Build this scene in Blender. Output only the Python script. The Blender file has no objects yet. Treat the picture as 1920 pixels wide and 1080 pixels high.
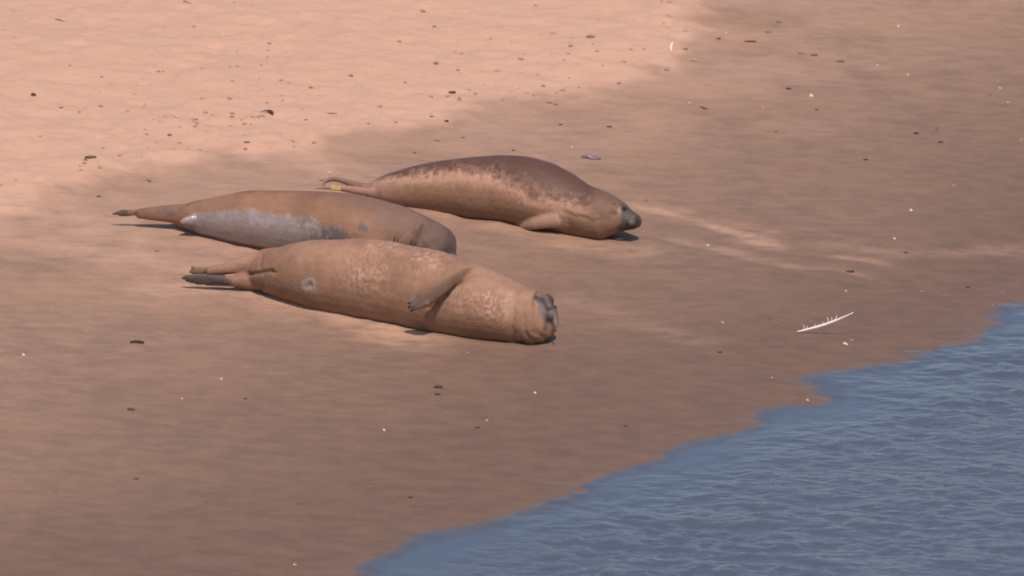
import bpy, bmesh, math, random
import numpy as np
from mathutils import Vector, Matrix
from mathutils.bvhtree import BVHTree

random.seed(7)
SC = bpy.context.scene
COL = SC.collection

# ------------------------------------------------------------------ camera
DEP = math.radians(14.0)          # looking down
DIST = 30.0
AIM = Vector((0.0, 0.0, 0.125))
CAMP = AIM + Vector((0, -DIST*math.cos(DEP), DIST*math.sin(DEP)))
cd = bpy.data.cameras.new('camera')
cam = bpy.data.objects.new('camera', cd)
COL.objects.link(cam)
cam.location = CAMP
cam.rotation_euler = (math.pi/2 - DEP, 0, 0)
cd.sensor_width = 36.0
FW = 4.0                           # frame width in metres at AIM
cd.lens = 36.0*DIST/FW
cd.clip_start = 0.5
cd.clip_end = 2000
cd.dof.use_dof = True
cd.dof.focus_distance = 29.6
cd.dof.aperture_fstop = 7.0
SC.camera = cam
F_ = Vector((0, math.cos(DEP), -math.sin(DEP)))
U_ = Vector((0, math.sin(DEP), math.cos(DEP)))
R_ = Vector((1, 0, 0))
MPP = FW/1920.0/DIST               # metres per photo pixel per metre of depth

# ------------------------------------------------------------------ sky, sun, exposure
SUN_EL = math.radians(59.0)
SUN_AZ = math.radians(170.0)       # clockwise from +Y: behind the camera, a little to the right
w = bpy.data.worlds.new('World'); SC.world = w; w.use_nodes = True
nt = w.node_tree; nt.nodes.clear()
wo = nt.nodes.new('ShaderNodeOutputWorld'); bg = nt.nodes.new('ShaderNodeBackground')
sk = nt.nodes.new('ShaderNodeTexSky'); sk.sky_type = 'NISHITA'; sk.sun_disc = False
sk.sun_elevation = SUN_EL; sk.sun_rotation = SUN_AZ
sk.air_density = 1.0; sk.dust_density = 1.6; sk.ozone_density = 1.6
bg.inputs['Strength'].default_value = 0.128
nt.links.new(sk.outputs[0], bg.inputs[0]); nt.links.new(bg.outputs[0], wo.inputs[0])
sl = bpy.data.lights.new('sun', 'SUN'); sl.energy = 4.35; sl.angle = math.radians(0.6); sl.color = (1.0, 0.78, 0.66)
so = bpy.data.objects.new('sun', sl); COL.objects.link(so)
sdir = Vector((math.sin(SUN_AZ)*math.cos(SUN_EL), math.cos(SUN_AZ)*math.cos(SUN_EL), math.sin(SUN_EL)))
so.rotation_euler = sdir.to_track_quat('Z', 'Y').to_euler()
SC.view_settings.view_transform = 'Standard'; SC.view_settings.look = 'None'
SC.view_settings.exposure = 0.0; SC.view_settings.gamma = 1.0
SC.cycles.filter_width = 1.9

# ------------------------------------------------------------------ numpy noise
def _hash(ix, iy, iz, seed):
    h = (ix*374761393 + iy*668265263 + iz*1274126177 + seed*974634777) & 0xffffffff
    h = ((h ^ (h >> 13))*1274126177) & 0xffffffff
    h = (h ^ (h >> 16)) & 0xffffffff
    return h.astype(np.float64)/4294967295.0
def vnoise(p, seed=0):
    p = np.asarray(p, float)
    i = np.floor(p).astype(np.int64); f = p - i
    f = f*f*f*(f*(f*6-15)+10)
    r = 0
    for dx in (0, 1):
        wx = f[:, 0] if dx else 1-f[:, 0]
        for dy in (0, 1):
            wy = f[:, 1] if dy else 1-f[:, 1]
            for dz in (0, 1):
                wz = f[:, 2] if dz else 1-f[:, 2]
                r = r + wx*wy*wz*_hash(i[:, 0]+dx, i[:, 1]+dy, i[:, 2]+dz, seed)
    return r*2-1
def fbm(p, oct=4, seed=0, gain=0.5):
    a = 1.0; s = 0; n = 0; q = np.asarray(p, float)
    for k in range(oct):
        s = s + a*vnoise(q, seed+k*17); n += a; a *= gain; q = q*2.03+13.7
    return s/n
def sstep(a, b, x):
    t = np.clip((x-a)/(b-a), 0, 1); return t*t*(3-2*t)
def col2(x, y): return np.stack([x, y, np.zeros_like(x)], 1)

# ------------------------------------------------------------------ photo pixel -> place
def ray(px, py):
    d = F_ + R_*((px-960)*FW/1920/DIST) - U_*((py-540)*FW/1920/DIST)
    return d
def onplane(px, py, z):
    d = ray(px, py); t = (z-CAMP.z)/d.z; return CAMP + d*t
def at_y(px, py, Y):
    d = ray(px, py); t = (Y-CAMP.y)/d.y; return CAMP + d*t
def mpp(p): return (p-CAMP).dot(F_)*MPP

SHORE_PX = [(640,1086),(700,1050),(745,1025),(800,1003),(850,985),(905,972),(960,958),(1030,940),(1090,920),(1105,900),(1150,888),(1190,872),
            (1245,855),(1262,840),(1300,818),(1360,803),(1392,795),(1400,775),(1450,765),(1520,753),(1538,742),(1530,733),(1497,712),(1540,703),(1610,695),
            (1680,674),(1740,657),(1765,648),(1820,628),(1872,606),(1866,592),(1885,578),(1925,566)]
SH = np.array([[onplane(x, y, 0).x, onplane(x, y, 0).y] for x, y in SHORE_PX])
_d = SH[-1]-SH[0]; _d = _d/np.linalg.norm(_d)
SHN = np.array([-_d[1], _d[0]])      # inland normal (left, away)
SH = np.vstack([SH[0]-_d*200, SH[0]-_d*3+SHN*0.15, SH, SH[-1]+_d*3+SHN*0.2, SH[-1]+_d*200])
SHC = SH[2:-2].mean(0)

def pl_dist(x, y, P):
    best = np.full(x.shape, 1e9); sgn = np.ones_like(x)
    for a, b in zip(P[:-1], P[1:]):
        ab = b-a; L = ab@ab
        t = np.clip(((x-a[0])*ab[0]+(y-a[1])*ab[1])/L, 0, 1)
        dx = x-(a[0]+t*ab[0]); dy = y-(a[1]+t*ab[1])
        d = dx*dx+dy*dy
        m = d < best
        best = np.where(m, d, best)
        sgn = np.where(m, np.sign(ab[0]*dy-ab[1]*dx), sgn)
    return np.sqrt(best)*np.where(sgn == 0, 1, sgn)

DRY = None                            # dry-sand border, filled below
def terrain_base(x, y):
    """smooth lie of the beach; s = distance inland from the water's edge"""
    sl_ = (x-SHC[0])*SHN[0]+(y-SHC[1])*SHN[1]
    sd = pl_dist(x, y, SH)
    sd = sd+(0.10*fbm(col2(x*2.6, y*4.5), 3, 43)+0.05*fbm(col2(x*7, y*14), 2, 44))*np.exp(-(sd/0.35)**2)
    k = sstep(0.08, 0.6, np.abs(sd))
    s = sd*(1-k)+sl_*k
    h = np.where(s > 0, 0.065*s, np.maximum(0.075*s, -1.2))
    h = np.where(s > 7, 0.455+0.02*(s-7), h)
    h = np.minimum(h, 1.6)
    return h, s
DRY_PX = [(1430,-60),(1335,0),(1285,45),(1262,115),(1185,150),(1100,178),(985,196),(900,208),(820,228),(735,243),(640,258),(560,275),(470,288),(420,283),(345,312),(250,330),(150,352),(70,380),(-30,392),(-200,420)]
def _gn(P):
    D = np.array([list(ray(x, y)) for x, y in P]); c = np.array(CAMP); t = (0.15-c[2])/D[:, 2]
    for k in range(30):
        p = c+D*t[:, None]; t = t+(terrain_base(p[:, 0], p[:, 1])[0]-p[:, 2])/D[:, 2]*0.7
    return c+D*t[:, None]
DP = _gn(DRY_PX)[:, :2]
DP = np.vstack([DP[0]+(DP[0]-DP[2])*60, DP, DP[-1]+(DP[-1]-DP[-3])*60])
# polylines of the lighter drag tracks
def line(px): return _gn(px)[:, :2]
TR = [(line([(1190,386),(1240,396),(1300,413),(1380,438),(1450,460)]), 0.06, 0.85), (line([(1200,372),(1300,400),(1400,425),(1480,444)]), 0.03, 0.35),
      (line([(1230,440),(1330,462),(1400,482),(1480,500),(1570,505),(1630,520)]), 0.035, 0.4),
      (line([(1575,480),(1655,492)]), 0.05, 0.7),
      (line([(1560,460),(1700,475),(1930,470)]), 0.08, 0.35),
      (line([(300,545),(420,540),(520,560),(640,598),(760,630)]), 0.14, 0.95),
      (line([(0,452),(160,470),(300,500),(420,510)]), 0.16, 0.75),
      (line([(180,420),(300,432),(420,465),(480,475)]), 0.16, 0.6),
      (line([(30,410),(140,425),(230,440)]), 0.2, 0.7),
      (line([(1060,560),(1180,600),(1300,640)]), 0.10, 0.25),
      (line([(560,300),(640,330),(700,350)]), 0.18, 0.55),
      (line([(850,405),(960,430),(1060,455),(1200,470)]), 0.10, 0.45)]
HOLES = [(1640,530,3),(1665,534,4),(1690,541,3),(1713,543,5),(1730,548,4),(1727,557,4),(1387,442,6),(1322,402,5),(1420,440,4),(1565,446,6),(1660,461,6),
         (1400,625,4),(1425,638,5),(1447,646,5),(1455,650,5),(1310,660,5),(1300,575,4),(1260,565,4),(1095,548,5),(1130,550,4),(1200,562,4)]
RIDGE = [line([(480,548),(560,570),(640,592),(740,614),(820,630),(900,643),(1010,647)]), line([(335,428),(400,449),(470,469),(520,476)]), line([(745,392),(830,405),(900,417),(955,432)]), line([(1040,440),(1090,449),(1130,452)])]
HP = [(Vector(p), q[2]) for p, q in zip(_gn([q[:2] for q in HOLES]), HOLES)]
def terrain(x, y):
    x = np.asarray(x, float); y = np.asarray(y, float)
    h, s = terrain_base(x, y)
    dd = -pl_dist(x, y, DP)                       # + on the dry side
    p = col2(x, y)
    rag = fbm(p*2.3, 3, 5)*0.22 + fbm(p*9, 2, 8)*0.06
    if DPSIGN < 0: dd = -dd
    dry = sstep(-0.15, 0.13, dd+rag*0.8+0.05*fbm(p*16, 2, 10))
    inland = sstep(0.03, 0.5, s)
    far = sstep(9, 20, np.hypot(x, y))
    h = h + dry*0.022*(1-far)
    h = h + inland*(0.010*fbm(p*0.9, 3, 1) + 0.0035*fbm(p*np.array([5., 5., 1]), 3, 2))
    rr_ = fbm(p*7, 3, 12)
    h = h + dry*(0.018*fbm(p*2.6, 4, 3)+0.008*fbm(p*11, 3, 4)-0.006*sstep(0.28, 0.5, rr_))
    # lumpy foot of the dry bank on the left
    lump = np.exp(-((dd-0.05)/0.28)**2)
    h = h + lump*0.03*np.clip(fbm(p*4.5, 4, 11), -0.1, 1)*sstep(0.4, -0.5, x)
    for P, wd, a in TR[:4]:
        d = np.abs(pl_dist(x, y, P))+0.03*fbm(p*5, 2, 14); h = h-0.004*np.exp(-(d/0.04)**2)+0.0025*np.exp(-((d-0.085)/0.035)**2)
    for P, wd, a in TR[4:]:
        if a > 0.4:
            d = np.abs(pl_dist(x, y, P)); h = h + 0.006*a*np.exp(-(d/wd)**2)*(0.6+0.8*fbm(p*6, 2, 9))
    for P in RIDGE:
        d = np.abs(pl_dist(x, y, P)); h = h+0.011*np.exp(-(d/0.04)**2)*np.clip(0.7+1.6*fbm(p*7, 3, 15), 0, 2)
    for q, r in HP:
        m = mpp(q)*r
        rr = ((x-q.x)/m)**2+((y-q.y)/(m*1.6))**2
        h = h - 0.013*(r/6)*np.exp(-rr)
    return h, s, dd, dry
DPSIGN = 1
_t = Vector(_gn([(200, 100)])[0]); _v = -pl_dist(np.array([_t.x]), np.array([_t.y]), DP)[0]
DPSIGN = 1 if _v > 0 else -1
_gx = np.arange(-3.2, 3.2, 0.025); _gy = np.arange(-6.0, 9.0, 0.04)
_GX, _GY = np.meshgrid(_gx, _gy); _GZ = terrain(_GX.ravel(), _GY.ravel())[0].reshape(_GX.shape)
def gz(x, y):
    u = (x+3.2)/0.025; v = (y+6.0)/0.04
    i = int(min(max(math.floor(u), 0), len(_gx)-2)); j = int(min(max(math.floor(v), 0), len(_gy)-2)); u -= i; v -= j
    return float((_GZ[j, i]*(1-u)+_GZ[j, i+1]*u)*(1-v)+(_GZ[j+1, i]*(1-u)+_GZ[j+1, i+1]*u)*v)
def ground(px, py, hgt=0.0):
    """the point seen at a photo pixel that stands hgt above the sand"""
    d = ray(px, py); t = (0.15+hgt-CAMP.z)/d.z
    for k in range(24):
        p = CAMP+d*t
        t += (gz(p.x, p.y)+hgt-p.z)/d.z*0.75
    return CAMP+d*t

# ------------------------------------------------------------------ helpers
def tag(o, label=None, cat=None, group=None, kind=None):
    if label: o['label'] = label
    if cat: o['category'] = cat
    if group: o['group'] = group
    if kind: o['kind'] = kind
    return o
def mesh_obj(name, V, F, mat, parent=None, smooth=True):
    me = bpy.data.meshes.new(name)
    V = np.asarray(V, float)
    me.from_pydata([tuple(v) for v in V], [], [tuple(int(i) for i in f) for f in F]); me.update()
    if smooth: me.polygons.foreach_set('use_smooth', np.ones(len(me.polygons), bool))
    me.materials.append(mat)
    o = bpy.data.objects.new(name, me); COL.objects.link(o)
    if parent: o.parent = parent; o.matrix_parent_inverse = Matrix.Translation(-parent.location)
    return o
def set_attr(me, name, arr):
    arr = np.asarray(arr, np.float32)
    if arr.ndim == 1:
        a = me.attributes.new(name, 'FLOAT', 'POINT'); a.data.foreach_set('value', arr)
    else:
        if arr.shape[1] == 3: arr = np.hstack([arr, np.ones((len(arr), 1), np.float32)])
        a = me.attributes.new(name, 'FLOAT_COLOR', 'POINT'); a.data.foreach_set('color', arr.ravel())
def new_mat(name):
    m = bpy.data.materials.new(name); m.use_nodes = True
    n = m.node_tree; n.nodes.clear()
    out = n.nodes.new('ShaderNodeOutputMaterial'); b = n.nodes.new('ShaderNodeBsdfPrincipled')
    n.links.new(b.outputs[0], out.inputs[0])
    return m, n, b
def N(n, t, **k):
    o = n.nodes.new(t)
    for a, v in k.items():
        if a.startswith('i_'): o.inputs[a[2:].replace('_', ' ')].default_value = v
        else: setattr(o, a, v)
    return o
def noise(n, vec, scale, detail=4, rough=0.55):
    o = N(n, 'ShaderNodeTexNoise', i_Scale=scale, i_Detail=detail, i_Roughness=rough)
    n.links.new(vec, o.inputs['Vector']); return o.outputs['Fac']
def ramp(n, fac, a, b, ca=(0,0,0,1), cb=(1,1,1,1)):
    r = n.nodes.new('ShaderNodeValToRGB')
    r.color_ramp.elements[0].position = a; r.color_ramp.elements[1].position = b
    r.color_ramp.elements[0].color = ca; r.color_ramp.elements[1].color = cb
    n.links.new(fac, r.inputs[0]); return r.outputs[0]
def mixc(n, fac, a, b, mode='MIX'):
    m = n.nodes.new('ShaderNodeMix'); m.data_type = 'RGBA'; m.blend_type = mode; m.clamp_factor = True
    for s, v in ((m.inputs[0], fac), (m.inputs[6], a), (m.inputs[7], b)):
        if hasattr(v, 'is_output'): n.links.new(v, s)
        elif isinstance(v, (int, float)): s.default_value = v
        else: s.default_value = (*v, 1) if len(v) == 3 else v
    return m.outputs[2]
def math_(n, op, a, b=0.0):
    m = n.nodes.new('ShaderNodeMath'); m.operation = op
    for s, v in ((m.inputs[0], a), (m.inputs[1], b)):
        if hasattr(v, 'is_output'): n.links.new(v, s)
        else: s.default_value = v
    return m.outputs[0]
def attr(n, name, out='Fac'):
    a = n.nodes.new('ShaderNodeAttribute'); a.attribute_name = name; return a.outputs[out]
def bump(n, h, strength, dist, normal=None):
    b = N(n, 'ShaderNodeBump', i_Strength=strength, i_Distance=dist)
    n.links.new(h, b.inputs['Height'])
    if normal: n.links.new(normal, b.inputs['Normal'])
    return b.outputs[0]

# ------------------------------------------------------------------ materials
def sand_material():
    m, n, b = new_mat('beach_sand')
    pos = n.nodes.new('ShaderNodeNewGeometry').outputs['Position']
    mp = N(n, 'ShaderNodeMapping'); mp.inputs['Rotation'].default_value = (0, 0, math.radians(-14)); mp.inputs['Scale'].default_value = (0.75, 1.25, 1)
    n.links.new(pos, mp.inputs[0]); v = mp.outputs[0]
    dry = attr(n, 'dry'); wet = attr(n, 'wet'); trk = attr(n, 'track')
    n1 = noise(n, v, 11, 5, 0.62); n2 = noise(n, v, 2.0, 4, 0.6); n3 = noise(n, v, 26, 4, 0.6); n4 = noise(n, pos, 130, 3, 0.6)
    damp = mixc(n, ramp(n, n1, 0.36, 0.66), (0.215, 0.147, 0.107), (0.295, 0.193, 0.136))
    damp = mixc(n, math_(n, 'MULTIPLY', ramp(n, n2, 0.45, 0.7), 0.55), damp, (0.335, 0.205, 0.130))
    damp = mixc(n, math_(n, 'MULTIPLY', ramp(n, n3, 0.52, 0.75), 0.5), damp, (0.195, 0.140, 0.108))
    wetc = mixc(n, ramp(n, n1, 0.35, 0.68), (0.125, 0.084, 0.062), (0.165, 0.106, 0.074))
    dryc = mixc(n, ramp(n, n1, 0.3, 0.75), (0.465, 0.305, 0.218), (0.52, 0.338, 0.239))
    dryc = mixc(n, math_(n, 'MULTIPLY', ramp(n, n3, 0.55, 0.74), 0.5), dryc, (0.36, 0.232, 0.163))
    c = mixc(n, wet, damp, wetc)
    tf = math_(n, 'MULTIPLY', trk, ramp(n, n1, 0.22, 0.6))
    c = mixc(n, tf, c, (0.41, 0.27, 0.19))
    c = mixc(n, dry, c, dryc)
    c = mixc(n, 0.28, c, ramp(n, n4, 0.25, 0.75, (0.55, 0.55, 0.55, 1), (1.0, 1.0, 1.0, 1)), 'MULTIPLY')
    n.links.new(c, b.inputs['Base Color'])
    film = attr(n, 'film')
    rg = math_(n, 'SUBTRACT', 0.85, math_(n, 'MULTIPLY', wet, 0.18))
    rg = math_(n, 'SUBTRACT', rg, math_(n, 'MULTIPLY', film, 0.22))
    n.links.new(rg, b.inputs['Roughness'])
    b.inputs['Specular IOR Level'].default_value = 0.3
    hgt = math_(n, 'ADD', math_(n, 'MULTIPLY', n3, 0.6), math_(n, 'MULTIPLY', n4, 0.25))
    nr = bump(n, hgt, 0.55, 0.010)
    n.links.new(nr, b.inputs['Normal'])
    return m
def water_material():
    m = bpy.data.materials.new('shallow_water'); m.use_nodes = True
    n = m.node_tree; n.nodes.clear()
    out = n.nodes.new('ShaderNodeOutputMaterial')
    pos = n.nodes.new('ShaderNodeNewGeometry').outputs['Position']
    deep = attr(n, 'deep')
    mp = N(n, 'ShaderNodeMapping'); mp.inputs['Rotation'].default_value = (0, 0, math.radians(10)); mp.inputs['Scale'].default_value = (0.7, 1.2, 1)
    n.links.new(pos, mp.inputs[0])
    rp = math_(n, 'ADD', noise(n, mp.outputs[0], 26, 3, 0.5), math_(n, 'MULTIPLY', noise(n, mp.outputs[0], 70, 2, 0.5), 0.2))
    nr = bump(n, math_(n, 'MULTIPLY', rp, attr(n, 'chop')), 0.6, 0.012)
    dif = N(n, 'ShaderNodeBsdfDiffuse', i_Color=(0.064, 0.080, 0.112, 1)); tr = n.nodes.new('ShaderNodeBsdfTransparent')
    tr.inputs[0].default_value = (0.93, 0.95, 0.96, 1)
    mx = n.nodes.new('ShaderNodeMixShader'); n.links.new(deep, mx.inputs[0]); n.links.new(tr.outputs[0], mx.inputs[1]); n.links.new(dif.outputs[0], mx.inputs[2])
    gl = N(n, 'ShaderNodeBsdfGlossy', i_Roughness=0.13); gl.inputs[0].default_value = (1, 1, 1, 1)
    fr = N(n, 'ShaderNodeFresnel', i_IOR=1.33)
    n.links.new(nr, gl.inputs['Normal']); n.links.new(nr, fr.inputs['Normal'])
    m2 = n.nodes.new('ShaderNodeMixShader'); n.links.new(fr.outputs[0], m2.inputs[0]); n.links.new(mx.outputs[0], m2.inputs[1]); n.links.new(gl.outputs[0], m2.inputs[2])
    n.links.new(m2.outputs[0], out.inputs[0])
    return m
def coat_material(name, fine=0.5):
    m, n, b = new_mat(name)
    tc = n.nodes.new('ShaderNodeTexCoord').outputs['Object']
    c = attr(n, 'coat', 'Color'); g = attr(n, 'gloss')
    n1 = noise(n, tc, 30, 4, 0.6); n2 = noise(n, tc, 170, 3, 0.65); n3 = noise(n, tc, 80, 4, 0.6)
    c = mixc(n, fine, c, ramp(n, n1, 0.3, 0.7, (0.68, 0.66, 0.65, 1), (1.0, 1.0, 1.0, 1)), 'MULTIPLY')
    c = mixc(n, fine, c, ramp(n, n2, 0.3, 0.7, (0.6, 0.58, 0.56, 1), (1.0, 1.0, 1.0, 1)), 'MULTIPLY')
    n.links.new(c, b.inputs['Base Color'])
    n.links.new(math_(n, 'SUBTRACT', 0.78, math_(n, 'MULTIPLY', g, 0.5)), b.inputs['Roughness'])
    b.inputs['Specular IOR Level'].default_value = 0.4
    n.links.new(ramp(n, g, 0.45, 0.95), b.inputs['Coat Weight']); b.inputs['Coat Roughness'].default_value = 0.2
    h = math_(n, 'ADD', math_(n, 'MULTIPLY', n3, math_(n, 'ADD', 0.35, math_(n, 'MULTIPLY', g, 0.25))), math_(n, 'MULTIPLY', n2, 0.45))
    n.links.new(bump(n, h, 0.6, 0.008), b.inputs['Normal'])
    return m
def plain(name, c, rough=0.7, var=0.3, scale=120, spec=0.3):
    m, n, b = new_mat(name)
    tc = n.nodes.new('ShaderNodeTexCoord').outputs['Object']
    f = noise(n, tc, scale, 3, 0.6)
    k = 1-var
    n.links.new(ramp(n, f, 0.3, 0.7, (c[0]*k, c[1]*k, c[2]*k, 1), (*c, 1)), b.inputs['Base Color'])
    b.inputs['Roughness'].default_value = rough; b.inputs['Specular IOR Level'].default_value = spec
    n.links.new(bump(n, f, 0.4, 0.002), b.inputs['Normal'])
    return m
M = {}
M['sand'] = sand_material(); M['water'] = water_material()
M['shell'] = plain('bleached_shell', (0.58, 0.50, 0.43), 0.6)
M['dullshell'] = plain('dull_shell', (0.55, 0.42, 0.34), 0.5)
M['weed'] = plain('dried_dark_seaweed', (0.055, 0.038, 0.03), 0.6)
M['brownweed'] = plain('brown_seaweed', (0.20, 0.13, 0.09), 0.8)
M['clod'] = plain('clod_of_sand', (0.33, 0.212, 0.144), 0.9)
M['green'] = plain('green_seaweed', (0.07, 0.10, 0.045), 0.6)
M['mussel'] = plain('mussel_shell_blue', (0.17, 0.125, 0.155), 0.45)
M['red'] = plain('faded_red_plastic', (0.55, 0.24, 0.18), 0.5)
M['blue'] = plain('blue_plastic', (0.18, 0.22, 0.45), 0.45)
M['wood'] = plain('dark_driftwood', (0.05, 0.036, 0.028), 0.7)
M['feather'] = plain('white_feather', (0.85, 0.76, 0.68), 0.6, 0.12)
M['eye'] = plain('wet_dark_eye', (0.012, 0.011, 0.012), 0.3, 0.2, 100, 0.4)
M['nose'] = plain('damp_dark_nose', (0.03, 0.027, 0.027), 0.4)
M['claw'] = plain('dark_claw', (0.035, 0.03, 0.028), 0.4)
M['whisker'] = plain('pale_whisker', (0.42, 0.33, 0.27), 0.5)
M['tag'] = plain('yellow_plastic_tag', (0.62, 0.43, 0.13), 0.6, 0.3, 60)

# ------------------------------------------------------------------ beach and water
def graded(lo, hi, step, outer, grow=1.35):
    a = list(np.arange(lo, hi+step*0.5, step)); d = step; x = lo
    left = []
    while x > -outer: d *= grow; x -= d; left.append(x)
    d = step; x = a[-1]; right = []
    while x < outer: d *= grow; x += d; right.append(x)
    return np.array(left[::-1]+a+right)
def grid_mesh(name, xs, ys, zf, mat, keep=None):
    X, Y = np.meshgrid(xs, ys); x = X.ravel(); y = Y.ravel()
    z, at = zf(x, y)
    nx, ny = len(xs), len(ys)
    i = (np.arange(ny-1)[:, None]*nx+np.arange(nx-1)[None, :]).ravel()
    F = np.stack([i, i+1, i+nx+1, i+nx], 1)
    if keep is not None:
        k = keep(x, y); F = F[k[F].any(1)]
        used = np.zeros(len(x), bool); used[F.ravel()] = True
        idx = np.cumsum(used)-1; F = idx[F]; x, y, z = x[used], y[used], z[used]; at = {a: v[used] for a, v in at.items()}
    me = bpy.data.meshes.new(name)
    me.vertices.add(len(x)); me.vertices.foreach_set('co', np.stack([x, y, z], 1).astype(np.float32).ravel())
    me.loops.add(F.size); me.loops.foreach_set('vertex_index', F.astype(np.int32).ravel())
    me.polygons.add(len(F)); me.polygons.foreach_set('loop_start', np.arange(0, F.size, 4, dtype=np.int32))
    me.update(calc_edges=True); me.validate()
    me.polygons.foreach_set('use_smooth', np.ones(len(me.polygons), bool))
    for a, v in at.items(): set_attr(me, a, v)
    me.materials.append(mat)
    o = bpy.data.objects.new(name, me); COL.objects.link(o); return o

def beach_z(x, y):
    h, s, dd, dry = terrain(x, y)
    p = col2(x, y)
    t = np.zeros_like(x)
    for P, wd, a in TR:
        d = np.abs(pl_dist(x, y, P))+0.05*fbm(p*4, 2, 21)
        t = np.maximum(t, a*np.exp(-(np.maximum(d, 0)/wd)**2))
    # damp sand dries out with height above the water
    wet = 1-sstep(0.0, 3.0, s+0.5*fbm(p*0.8, 3, 31))
    wet = np.clip(wet*1.02, 0, 1)
    soft = sstep(-1.6, 0.2, dd+0.3*fbm(p*1.5, 3, 33))*0.38
    d2 = np.maximum(dry, soft*sstep(-0.4, 0.5, fbm(p*3.2, 3, 35)+0.25))
    film = 1-sstep(0.0, 0.10, s+0.05*fbm(p*6, 2, 41))
    return h, dict(dry=d2, wet=wet, track=t, film=film)
xs = graded(-2.7, 2.7, 0.013, 90); ys = graded(-5.0, 7.6, 0.021, 90)
beach = tag(grid_mesh('beach', xs, ys, beach_z, M['sand']), 'pinkish sand beach, dry and pale at the top left and damp near the water', 'beach', kind='structure')

def water_z(x, y):
    h, s = terrain_base(x, y)
    dpt = -s
    amp = sstep(-0.05, 0.6, dpt+0.2*fbm(col2(x,y)*3,2,57))
    p = col2(x*0.85+y*0.12, y*1.1)
    z = amp*(0.0055*fbm(p*5, 2, 51)+0.0085*fbm(p*13.5+np.array([3.3, 0, 0])+0.5*vnoise(p*5, 59)[:, None], 2, 54)+0.0028*fbm(p*27, 2, 52))*(0.95+0.6*fbm(p*1.3, 2, 58)) + 0.0004*fbm(p*9, 2, 53)
    far = sstep(12, 40, np.hypot(x, y)); z = z*(1-far)
    deep = sstep(-0.03, 0.12, dpt)*0.98
    return z, dict(deep=deep, chop=amp)
xs = graded(-1.2, 2.6, 0.0125, 90); ys = graded(-5.0, 1.2, 0.016, 90)
water = tag(grid_mesh('water', xs, ys, water_z, M['water'], keep=lambda x, y: terrain_base(x, y)[1] < 0.25), 'rippled blue grey shallow water at the lower right', 'water', kind='structure')

# ------------------------------------------------------------------ lofted bodies
def loft(C, W, H, n=28, flat=0.9, cam_side=True, ref=None):
    """tube through centres C with half-widths W (sideways) and H (upwards); bottoms flattened"""
    V = []; F = []
    m = len(C)
    for i in range(m):
        t = (C[min(i+1, m-1)]-C[max(i-1, 0)]).normalized()
        if ref is None:
            sd = t.cross(Vector((0, 0, 1)))
            sd.normalize(); up = sd.cross(t).normalized()
        else:
            up = (ref-t*ref.dot(t)).normalized(); sd = t.cross(up).normalized()
        for k in range(n):
            a = 2*math.pi*k/n
            s = math.sin(a); c = math.cos(a)
            if s < -flat: s = -flat+(s+flat)*0.35
            V.append(C[i]+sd*(W[i]*c)+up*(H[i]*s))
    for i in range(m-1):
        for k in range(n):
            F.append((i*n+k, i*n+(k+1) % n, (i+1)*n+(k+1) % n, (i+1)*n+k))
    a = len(V); V.append(C[0]+(C[0]-C[1]).normalized()*min(W[0], H[0])*0.5)
    b = len(V); V.append(C[-1]+(C[-1]-C[-2]).normalized()*min(W[-1], H[-1])*0.5)
    for k in range(n):
        F.append((a, (k+1) % n, k)); F.append((b, (m-1)*n+k, (m-1)*n+(k+1) % n))
    return V, F
def smooth_stations(st, step=12):
    """Catmull-Rom through (x, top, bottom) rows"""
    st = [np.array(s, float) for s in st]; out = []
    for i in range(len(st)-1):
        p0 = st[max(i-1, 0)]; p1 = st[i]; p2 = st[i+1]; p3 = st[min(i+2, len(st)-1)]
        k = max(1, int(round(abs(p2[0]-p1[0])/step)))
        for j in range(k):
            t = j/k
            out.append(0.5*((2*p1)+(-p0+p2)*t+(2*p0-5*p1+4*p2-p3)*t*t+(-p0+3*p1-3*p2+p3)*t**3))
    out.append(st[-1]); return out
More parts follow.
